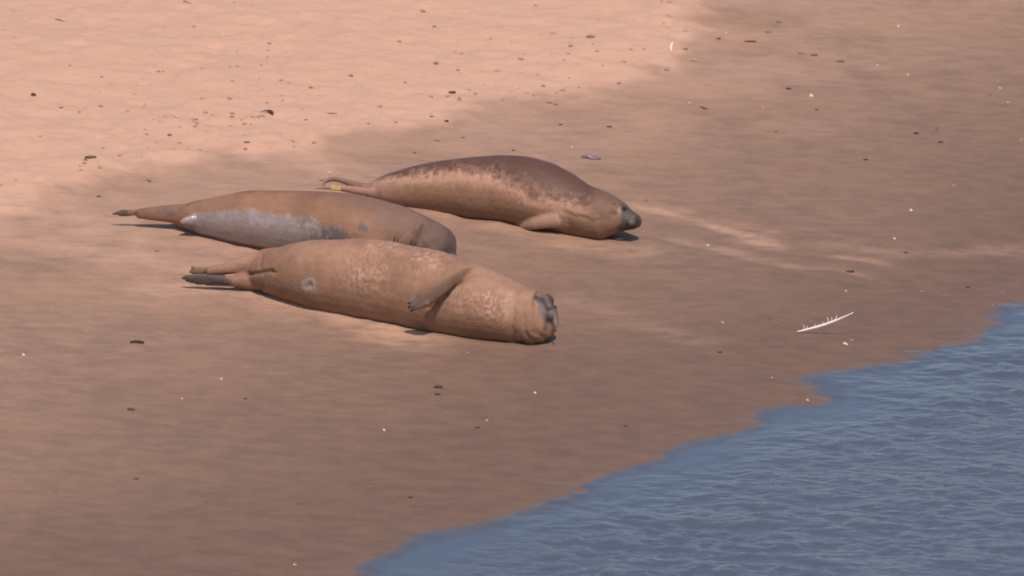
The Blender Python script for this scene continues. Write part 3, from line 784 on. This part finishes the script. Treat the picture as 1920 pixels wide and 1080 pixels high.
# ------------------------------------------------------------------ things lying on the sand
def put(name, V, F, mat, p, rz, tilt=0.0, smooth=True):
    R = Matrix.Rotation(rz, 3, 'Z') @ Matrix.Rotation(tilt, 3, 'Y')
    o = mesh_obj(name, [R @ Vector(v) for v in V], F, mat, None, smooth); o.location = p; return o
def fan(L, wd, ht, pointed=0.0, nu=15, nv=6, ribs=6):
    """one valve of a bivalve, hinge at the back, ribbed dome"""
    V = []; F = []
    for layer in (0, 1):
        for j in range(nv+1):
            r = j/nv
            for i in range(nu):
                a = -1.35+2.7*i/(nu-1)
                x = -L/2+L*r*(math.cos(a)*0.5+0.5)*(1+0.04*math.cos(ribs*a*2)*r); y = wd/2*r*math.sin(a)*(1-pointed*(1-r))*1.02
                z = ht*(1-(2*abs(r-0.42))**2*0.7)*max(0.0, 1-(a/1.7)**2)*(1-r**3) + 0.0012
                V.append((x, y, z-(0.0015 if layer else 0)))
    K = (nv+1)*nu
    for j in range(nv):
        for i in range(nu-1):
            q = (j*nu+i, (j+1)*nu+i, (j+1)*nu+i+1, j*nu+i+1); F.append(q); F.append(tuple(K+k for k in q[::-1]))
    rim = [nv*nu+i for i in range(nu)]
    for i in range(nu-1): F.append((rim[i], K+rim[i], K+rim[i+1], rim[i+1]))
    return V, F
def stick(L, r, bend, seed, up=0.0, nseg=7):
    rnd = random.Random(seed); C = []
    for i in range(nseg):
        t = i/(nseg-1); C.append(Vector(((t-0.5)*L, bend*L*math.sin(math.pi*t)+rnd.uniform(-1, 1)*r*0.5, r*0.8+up*L*t)))
    R = [r*(1-0.35*abs(2*i/(nseg-1)-1))*rnd.uniform(0.8, 1.15) for i in range(nseg)]
    return loft(C, R, [q*0.85 for q in R], n=7, flat=2)
def chip(L, wd, th, curl, seed):
    """bent scrap of thin plastic or shell with a torn edge"""
    rnd = random.Random(seed); nx, ny = 7, 4; V = []; F = []
    ed = [rnd.uniform(0.7, 1.0) for _ in range(nx)]
    for layer in (0, 1):
        for i in range(nx):
            for j in range(ny):
                t = i/(nx-1)-0.5; u = j/(ny-1)-0.5
                V.append((t*L, u*wd*ed[i], curl*L*(0.25-t*t)+0.15*wd*abs(u)+th*(1-layer)+0.001))
    K = nx*ny
    for i in range(nx-1):
        for j in range(ny-1):
            q = (i*ny+j, (i+1)*ny+j, (i+1)*ny+j+1, i*ny+j+1); F.append(q); F.append(tuple(K+k for k in q[::-1]))
    b = [i*ny for i in range(nx)]+[(nx-1)*ny+j for j in range(1, ny)]+[i*ny+ny-1 for i in range(nx-2, -1, -1)]+[j for j in range(ny-2, 0, -1)]
    for a, c in zip(b, b[1:]+b[:1]): F.append((a, K+a, K+c, c))
    return V, F
SEED = 0
def debris(kind, px, py, L, label, mat=None, group=None, ang=None, wd=None, up=0.0):
    """L: length in photo pixels"""
    global SEED; SEED += 1
    rnd = random.Random(SEED*31+int(px)); m = FW/1920
    p = ground(px, py); l = L*m*(0.82 if kind == 'shell' else 0.85 if kind in ('weed', 'clod', 'pebble') else 1.0); a = math.radians(ang if ang is not None else rnd.uniform(-35, 35))
    if kind == 'weed':
        V, F = lump(l, (wd*m if wd else l*rnd.uniform(0.5, 0.9)), l*rnd.uniform(0.2, 0.32), SEED, 0.75); o = put('seaweed_scrap', V, F, M[mat or 'weed'], p, a); cat = 'seaweed'
    elif kind == 'pebble':
        V, F = lump(l, l*rnd.uniform(0.7, 0.95), l*0.55, SEED, 0.25); o = put('pebble', V, F, M[mat or 'brownweed'], p, a); cat = 'pebble'
    elif kind == 'clod':
        V, F = lump(l, l*rnd.uniform(0.7, 1.0), l*0.5, SEED, 0.5); o = put('sand_clod', V, F, M[mat or 'clod'], p, a); cat = 'sand clod'
    elif kind == 'shell':
        V, F = fan(l, l*rnd.uniform(0.8, 1.0), l*0.42); o = put('shell', V, F, M[mat or 'shell'], p, a+rnd.uniform(-1.5, 1.5)); cat = 'shell'
    elif kind == 'mussel':
        V, F = fan(l, l*0.55, l*0.24, 0.35, ribs=0); o = put('mussel_shell', V, F, M[mat or 'mussel'], p, a); cat = 'shell'
    elif kind == 'sliver':
        V, F = chip(l, l*(wd or 0.3), 0.002, 0.3, SEED); o = put('shell_splinter', V, F, M[mat or 'shell'], p, a, -up); cat = 'shell'
    elif kind == 'plastic':
        V, F = chip(l, l*(wd or 0.6), 0.003, 0.35, SEED); o = put('plastic_scrap', V, F, M[mat], p, a, -up); cat = 'litter'
    elif kind == 'blade':
        Cb = [Vector((l*(t-0.5), l*0.28*math.sin(math.pi*t)-l*0.1, l*(0.05+0.10*math.sin(math.pi*t)))) for t in np.linspace(0, 1, 9)]
        Rb = [l*q for q in (0.015, 0.03, 0.05, 0.075, 0.10, 0.12, 0.125, 0.10, 0.03)]
        V, F = loft(Cb, Rb, [q*0.6 for q in Rb], n=9, flat=2); o = put('seaweed_scrap', V, F, M[mat], p, a); cat = 'seaweed'
    elif kind == 'stick':
        V, F = stick(l, (wd or 2.2)*m, 0.08, SEED, up); o = put('stick', V, F, M[mat or 'wood'], p, a); cat = 'stick'
    tag(o, label, cat, group); return o

G_W = 'dark scraps on the wet sand'; G_D = 'brown clods on the dry sand'; G_S = 'small white shells'
D = debris
# dry sand
D('sliver', 112, 38, 26, 'pale curved shell splinter in the top left corner', ang=-35, wd=0.28)
D('shell', 418, 65, 8, 'small white shell on the dry sand right of the pale splinter', group=G_S)
D('sliver', 331, 220, 12, 'thin white shell sliver on dry sand left of the black bent scrap', ang=-40)
D('blade', 501, 213, 34, 'black bent scrap lying on the dry sand above the middle seal', mat='weed', ang=-35)
D('pebble', 63, 179, 14, 'dark rounded pebble near the left edge of the dry sand', mat='weed')
D('weed', 115, 202, 9, 'small dark pointed scrap right of the pebble near the left edge')
D('weed', 131, 123, 7, 'tiny dark speck on the upper left dry sand, alone above the pebble')
D('clod', 189, 200, 11, 'brown clod right of the small pointed scrap on the dry sand')
D('clod', 149, 211, 9, 'low brown clod just below and right of the small pointed scrap')
D('clod', 348, 4, 11, 'brown clod cut by the top edge of the picture')
D('weed', 170, 296, 26, 'green seaweed scrap on the dry sand at the left', mat='green', ang=12, wd=9)
D('weed', 160, 300, 10, 'dark end of weed beside the green seaweed scrap', mat='weed')
D('clod', 430, 186, 12, 'brown clod on dry sand left of the black bent scrap')
D('clod', 318, 254, 11, 'reddish brown clod below the thin white sliver', mat='brownweed')
D('weed', 76, 256, 8, 'dark speck at the left end of the low sand ridge', mat='brownweed')
D('weed', 193, 278, 8, 'small dark speck just above the green seaweed scrap', mat='brownweed')
D('stick', 278, 340, 14, 'short reddish twig on the slope above the middle seal tail', mat='brownweed', ang=-45, wd=2)
D('weed', 574, 225, 9, 'dark speck on dry sand below and right of the black bent scrap', mat='brownweed')
D('stick', 620, 214, 26, 'thin brown twig at the right of the black bent scrap', mat='brownweed', ang=5, wd=1.6)
D('weed', 473, 220, 10, 'brown scrap just left of the black bent scrap', mat='brownweed')
D('weed', 463, 267, 14, 'brown scrap at the lower edge of the dry sand above the middle seal', mat='brownweed', ang=-10)
D('weed', 582, 165, 12, 'brown crumbly scrap on dry sand above and right of the black bent scrap', mat='brownweed')
D('clod', 793, 22, 13, 'brown clod near the top edge above the rear seal')
D('clod', 815, 50, 10, 'small brown clod below the clod near the top edge')
D('clod', 818, 120, 12, 'dark brown clod in the middle of the dry sand', mat='brownweed')
D('weed', 848, 174, 15, 'dark crumpled seaweed clump on dry sand straight above the rear seal')
D('weed', 861, 187, 9, 'small dark scrap just below the crumpled clump above the rear seal', mat='brownweed')
D('weed', 837, 228, 13, 'dark clump on the border of dry and damp sand above the rear seal')
D('weed', 810, 219, 10, 'brown scrap left of the dark clump on the sand border', mat='brownweed')
D('clod', 658, 143, 11, 'brown clod on dry sand, right of the crumbly scrap', mat='brownweed')
D('weed', 759, 155, 9, 'small brown scrap left of the crumpled clump', mat='brownweed')
D('weed', 975, 111, 18, 'pale brown weed tuft in the middle of the dry sand', mat='clod', ang=20)
D('weed', 1108, 70, 22, 'brown weed clump on dry sand towards the upper right', mat='brownweed', ang=-8, wd=12)
D('clod', 1071, 87, 11, 'pale brown clod below and left of the upper right weed clump')
D('weed', 1019, 162, 11, 'small brown tuft near the lower border of the dry sand', mat='brownweed')
D('clod', 1030, 193, 12, 'brown clod on the sand border, left one of the close pair')
D('clod', 1042, 196, 10, 'brown clod on the sand border, right one of the close pair')
D('weed', 713, 200, 11, 'brown scrap on dry sand above the rump of the rear seal', mat='brownweed')
D('weed', 742, 230, 9, 'dark scrap on the sand border above the rump of the rear seal', mat='brownweed')
D('weed', 690, 232, 9, 'dark scrap on the sand border above the rear seal tail', mat='brownweed')
D('stick', 1260, 95, 26, 'white upright splinter at the right end of the dry sand', mat='feather', ang=80, wd=1.8, up=0.55)
D('clod', 1250, 132, 13, 'brown clod on the border below the white upright splinter')
D('clod', 1160, 157, 11, 'brown clod on the sand border left of the white upright splinter')
# damp sand behind the seals
D('weed', 1051, 234, 11, 'dark scrap on damp sand above the rear seal, left of two in a row', group=G_W)
D('weed', 1142, 238, 14, 'dark scrap on damp sand above the rear seal, right of two in a row', group=G_W, ang=-5, wd=7)
D('weed', 868, 258, 8, 'small dark scrap close above the back of the rear seal', group=G_W)
D('weed', 820, 264, 12, 'thin brown scrap left of the small scrap above the rear seal back', mat='brownweed', ang=-10, wd=5)
D('weed', 963, 282, 9, 'dark speck just touching the top outline of the rear seal', group=G_W)
D('weed', 777, 287, 9, 'dark speck above the rump of the rear seal', group=G_W)
D('mussel', 1108, 297, 38, 'purple mussel shell lying right of the rear seal back', ang=4)
D('shell', 1072, 276, 8, 'tiny pale shell above the purple mussel shell', mat='dullshell')
D('shell', 618, 325, 11, 'white shell just above the tagged tail of the rear seal')
D('weed', 604, 339, 12, 'brown scrap left of the white shell by the rear seal tail', mat='brownweed')
D('weed', 185, 369, 12, 'dark scrap on damp sand above the middle seal tail tip', ang=-8, wd=5)
D('weed', 1623, 300, 12, 'dark scrap on damp sand, lowest of the three on the far right', group=G_W)
D('weed', 1718, 251, 14, 'dark scrap on damp sand, highest of the three on the far right', group=G_W)
D('weed', 1763, 267, 13, 'dark scrap on damp sand, rightmost of the three on the far right', group=G_W)
D('stick', 1758, 243, 26, 'thin upright stalk between the two dark scraps at the far right', mat='brownweed', ang=80, wd=1.2, up=0.2)
D('weed', 1479, 167, 15, 'dark scrap on damp sand left of the white oval shell', ang=-6, wd=8)
D('weed', 1531, 206, 10, 'dark scrap on damp sand below the white oval shell')
D('shell', 1521, 180, 15, 'white oval shell on the damp sand at the upper right', ang=-10)
D('stick', 1320, 203, 27, 'thin dark stalk lying on the damp sand at the upper right', ang=118, wd=1.5)
D('shell', 1293, 194, 10, 'small white shell left of the thin dark stalk', mat='dullshell')
D('shell', 1430, 203, 8, 'tiny white shell between the thin stalk and the white oval shell', mat='dullshell')
D('plastic', 1407, 78, 26, 'faded red plastic scrap at the top of the damp sand', mat='red', ang=5, wd=0.6)
D('plastic', 1460, 42, 11, 'small blue plastic scrap near the top edge, right of the red scrap', mat='blue', ang=20, wd=0.9)
D('weed', 1347, 73, 12, 'dark scrap left of the faded red plastic scrap')
D('shell', 1361, 63, 8, 'pale shell just left and above the red plastic scrap', mat='dullshell')
D('weed', 1440, 61, 15, 'brown scrap between the red and the blue plastic scraps', mat='brownweed', ang=0, wd=6)
D('weed', 1285, 93, 14, 'brown scrap on the sand border right of the white upright splinter', mat='brownweed', wd=8)
D('sliver', 1300, 114, 18, 'pale flat shell piece below the brown scrap on the sand border', mat='dullshell', ang=-5)
D('weed', 1527, 104, 18, 'flat brown scrap on damp sand, right of two side by side', mat='brownweed', ang=-4, wd=7)
D('weed', 1502, 101, 14, 'flat brown scrap on damp sand, left of two side by side', mat='brownweed', ang=-4, wd=6)
D('weed', 1575, 116, 20, 'long flat brown scrap right of the side by side pair', mat='brownweed', ang=-4, wd=7)
D('shell', 1684, 50, 10, 'white shell near the top right of the damp sand')
D('shell', 1645, 123, 8, 'pale shell right of the long flat brown scrap', mat='dullshell')
D('shell', 1702, 141, 9, 'pale shell at the far upper right, below the white one', mat='dullshell')
D('shell', 1875, 166, 9, 'pale shell close to the right edge, upper of two', mat='dullshell')
D('shell', 1890, 193, 9, 'pale shell close to the right edge, lower of two', mat='dullshell')
D('weed', 1855, 179, 9, 'dark speck beside the pale shells near the right edge', mat='brownweed')
D('weed', 1455, 247, 9, 'dark speck on damp sand right of the purple mussel shell', mat='brownweed')
D('shell', 1788, 349, 8, 'tiny pale shell alone on the right hand damp sand', mat='dullshell')
D('shell', 1708, 395, 11, 'white shell on the right hand damp sand, upper of two')
D('shell', 1677, 448, 9, 'white shell on the right hand damp sand, lower of two')
D('shell', 1327, 461, 9, 'white shell right of the rear seal head, beside the drag track')
D('weed', 1212, 376, 9, 'dark speck just above the rear seal snout', mat='brownweed')
D('weed', 1156, 450, 34, 'dark strip of weed under the chin of the rear seal', ang=-14, wd=7)
# damp sand in front, near the water
D('weed', 1594, 510, 16, 'dark weed clump above the white feather')
D('weed', 1698, 474, 11, 'dark scrap on the drag track, right of the white feather', mat='weed')
D('weed', 1785, 469, 10, 'dark scrap on the drag track near the right edge', mat='brownweed')
D('weed', 1788, 507, 7, 'dark speck below the scrap near the right edge', mat='brownweed')
D('weed', 1815, 539, 10, 'dark scrap close to the water at the right edge')
D('weed', 1444, 598, 9, 'dark speck left of the white feather, left of two', mat='brownweed')
D('weed', 1467, 604, 9, 'dark speck left of the white feather, right of two', mat='brownweed')
D('weed', 1350, 661, 12, 'dark scrap between the front seal face and the water', mat='weed', ang=0, wd=6)
D('shell', 1585, 646, 13, 'white shell between the feather and the water')
D('shell', 1586, 546, 6, 'tiny pale shell above the white feather', mat='dullshell')
D('shell', 1447, 709, 7, 'pale shell at the water edge below the feather', mat='dullshell')
D('shell', 1514, 751, 8, 'pale shell on the tip of the sand spit', mat='dullshell')
D('weed', 1078, 655, 10, 'small dark scrap below the face of the front seal', mat='brownweed', wd=5)
D('stick', 257, 644, 25, 'short straight black stick on wet sand at the left', ang=-4, wd=3.6)
D('shell', 44, 666, 10, 'white shell at the left edge below the black stick')
D('weed', 293, 471, 10, 'small brown scrap between the tails of the two near seals', mat='brownweed', ang=-12, wd=5)
D('shell', 415, 711, 8, 'pale shell on wet sand below the front seal tail', mat='dullshell')
D('weed', 460, 748, 9, 'dark speck on wet sand right of the pale shell below the tail', group=G_W)
D('weed', 246, 769, 15, 'thin dark scrap on wet sand at the lower left', ang=-2, wd=5, group=G_W)
D('weed', 255, 898, 9, 'dark speck at the lower left, under the thin dark scrap', group=G_W)
D('weed', 104, 923, 11, 'faint brown scrap nearest the lower left corner', mat='brownweed', wd=6)
D('shell', 341, 748, 6, 'tiny pale shell between the thin dark scrap and the dark speck', mat='dullshell')
D('weed', 561, 944, 10, 'brown scrap on wet sand towards the bottom edge', mat='brownweed', wd=5)
D('shell', 552, 1060, 9, 'pale shell at the bottom edge left of the water')
D('weed', 820, 727, 19, 'dark scrap below the front seal, upper of the close pair', ang=-4, wd=8, group=G_W)
D('weed', 820, 740, 14, 'dark scrap below the front seal, lower of the close pair', ang=-25, wd=6, group=G_W)
D('shell', 1003, 737, 8, 'tiny white shell right of the close pair of dark scraps')
D('shell', 720, 807, 8, 'tiny white shell left of and below the close pair of dark scraps')
D('weed', 895, 802, 12, 'flat dark scrap below the close pair of dark scraps', ang=0, wd=5, group=G_W)
D('shell', 913, 789, 6, 'tiny pale shell just above the flat dark scrap', mat='dullshell')
D('weed', 1173, 799, 9, 'dark speck on wet sand near the water, right of the flat scrap', group=G_W)
D('weed', 964, 879, 7, 'tiny upright speck near the water edge', mat='brownweed', group=G_W)
D('weed', 701, 906, 10, 'brown scrap left of the black scrap near the bottom', mat='brownweed', wd=5)
D('weed', 769, 933, 11, 'black scrap near the water at the bottom of the sand', ang=-40, wd=7)

# ------------------------------------------------------------------ feather
p0 = ground(1495, 622, 0.004)
tip = at_y(1600, 586, p0.y-0.03)
if tip.z < gz(tip.x, tip.y)+0.03: tip = at_y(1600, 586, p0.y-0.08)
root = bpy.data.objects.new('feather', None); COL.objects.link(root); root.location = p0; root.empty_display_size = 0.05
tag(root, 'ragged white feather propped on the wet sand beside the water', 'feather')
ax = tip-p0; upv = Vector((0, 0.25, 1)).normalized()
def fpt(t): return p0+ax*t-upv*(0.008*math.sin(math.pi*t))
pts = [fpt(i/12) for i in range(13)]
V, F = loft(pts, list(np.linspace(0.0032, 0.0012, 13)), list(np.linspace(0.0032, 0.0012, 13)), n=8, flat=2)
mesh_obj('shaft', V, F, M['feather'], root)
V = []; F = []
for i in range(13):
    t = i/12; wv = 0.0065*math.sin(math.pi*min(1, t*0.9+0.12))**0.7+0.001
    c = fpt(t); nrm = Vector((0, -0.5, 0.85)).normalized()
    for k, q in ((0, -0.6), (1, 0.0), (2, 0.6)): V.append(c+upv*(wv*q)+nrm*(0.0025 if k == 1 else 0))
    for k, q in ((0, -0.6), (1, 0.0), (2, 0.6)): V.append(c+upv*(wv*q)-nrm*0.0015)
for i in range(12):
    a = i*6; b = a+6
    for k in (0, 1): F.append((a+k, a+k+1, b+k+1, b+k)); F.append((a+3+k+1, a+3+k, b+3+k, b+3+k+1))
    F.append((a, b, b+3, a+3)); F.append((a+2, a+5, b+5, b+2))
mesh_obj('vane', V, F, M['feather'], root)
for t, hgt, lean in [(0.1,0.022,0.002),(0.14,0.016,0.008),(0.28,0.015,0.008),(0.33,0.012,0.014),(0.43,0.015,0.008),(0.54,0.026,-0.002),(0.585,0.022,0.006),(0.64,0.024,0.014),(0.20,0.009,0.012),(0.38,0.009,0.012),(0.49,0.01,0.014),(0.7,0.01,0.018)]:
    c = fpt(t); e_ = c+upv*hgt+Vector((lean, 0, 0))
    V, F = loft([c, (c+e_)/2+Vector((0.004, 0, 0)), e_], [0.0015, 0.0011, 0.0006], [0.0015, 0.0011, 0.0006], n=6, flat=2, ref=Vector((0, 1, 0)))
    mesh_obj('barb', V, F, M['feather'], root)

# ------------------------------------------------------------------ countless crumbs of sand
rnd = np.random.default_rng(5)
V = []; F = []
ico = np.array([(1,0,0),(-1,0,0),(0,1,0),(0,-1,0),(0,0,1),(.6,.6,.5),(-.6,.6,.5),(.6,-.6,.5),(-.6,-.6,.5)])
tri = [(0,5,7),(5,4,7),(7,4,8),(8,4,6),(6,4,5),(6,1,8),(0,2,5),(5,2,6),(6,2,1),(1,3,8),(8,3,7),(7,3,0)]
cand = []
N_ = 6500
cx = rnd.uniform(-2.4, 2.3, N_); cy = rnd.uniform(-1.0, 7.4, N_)
_, _, dd_, dry_ = terrain(cx, cy)
cl = fbm(col2(cx, cy)*1.6, 3, 77)
prob = np.where(dry_ > 0.5, 0.14+0.5*np.exp(-((dd_-0.2)/0.5)**2), 0.02)*sstep(-0.35, 0.45, cl)*1.4
ok = rnd.uniform(0, 1, N_) < prob
for x, y in zip(cx[ok], cy[ok]):
    r = 0.0035+0.008*rnd.random()**3
    q = ico*(1+0.3*rnd.uniform(-1, 1, ico.shape))*np.array([r*1.3, r, r*0.8]); z = gz(x, y)
    a = rnd.uniform(0, 6.28); c_, s_ = math.cos(a), math.sin(a)
    o_ = len(V)
    for v in q: V.append((x+v[0]*c_-v[1]*s_, y+v[0]*s_+v[1]*c_, z+v[2]-r*0.1))
    F += [tuple(i+o_ for i in t) for t in tri]
o = mesh_obj('sand_crumbs', V, F, M['clod'], None, False)
tag(o, 'scattered crumbs of sand on the dry bank', 'sand crumbs', kind='stuff')
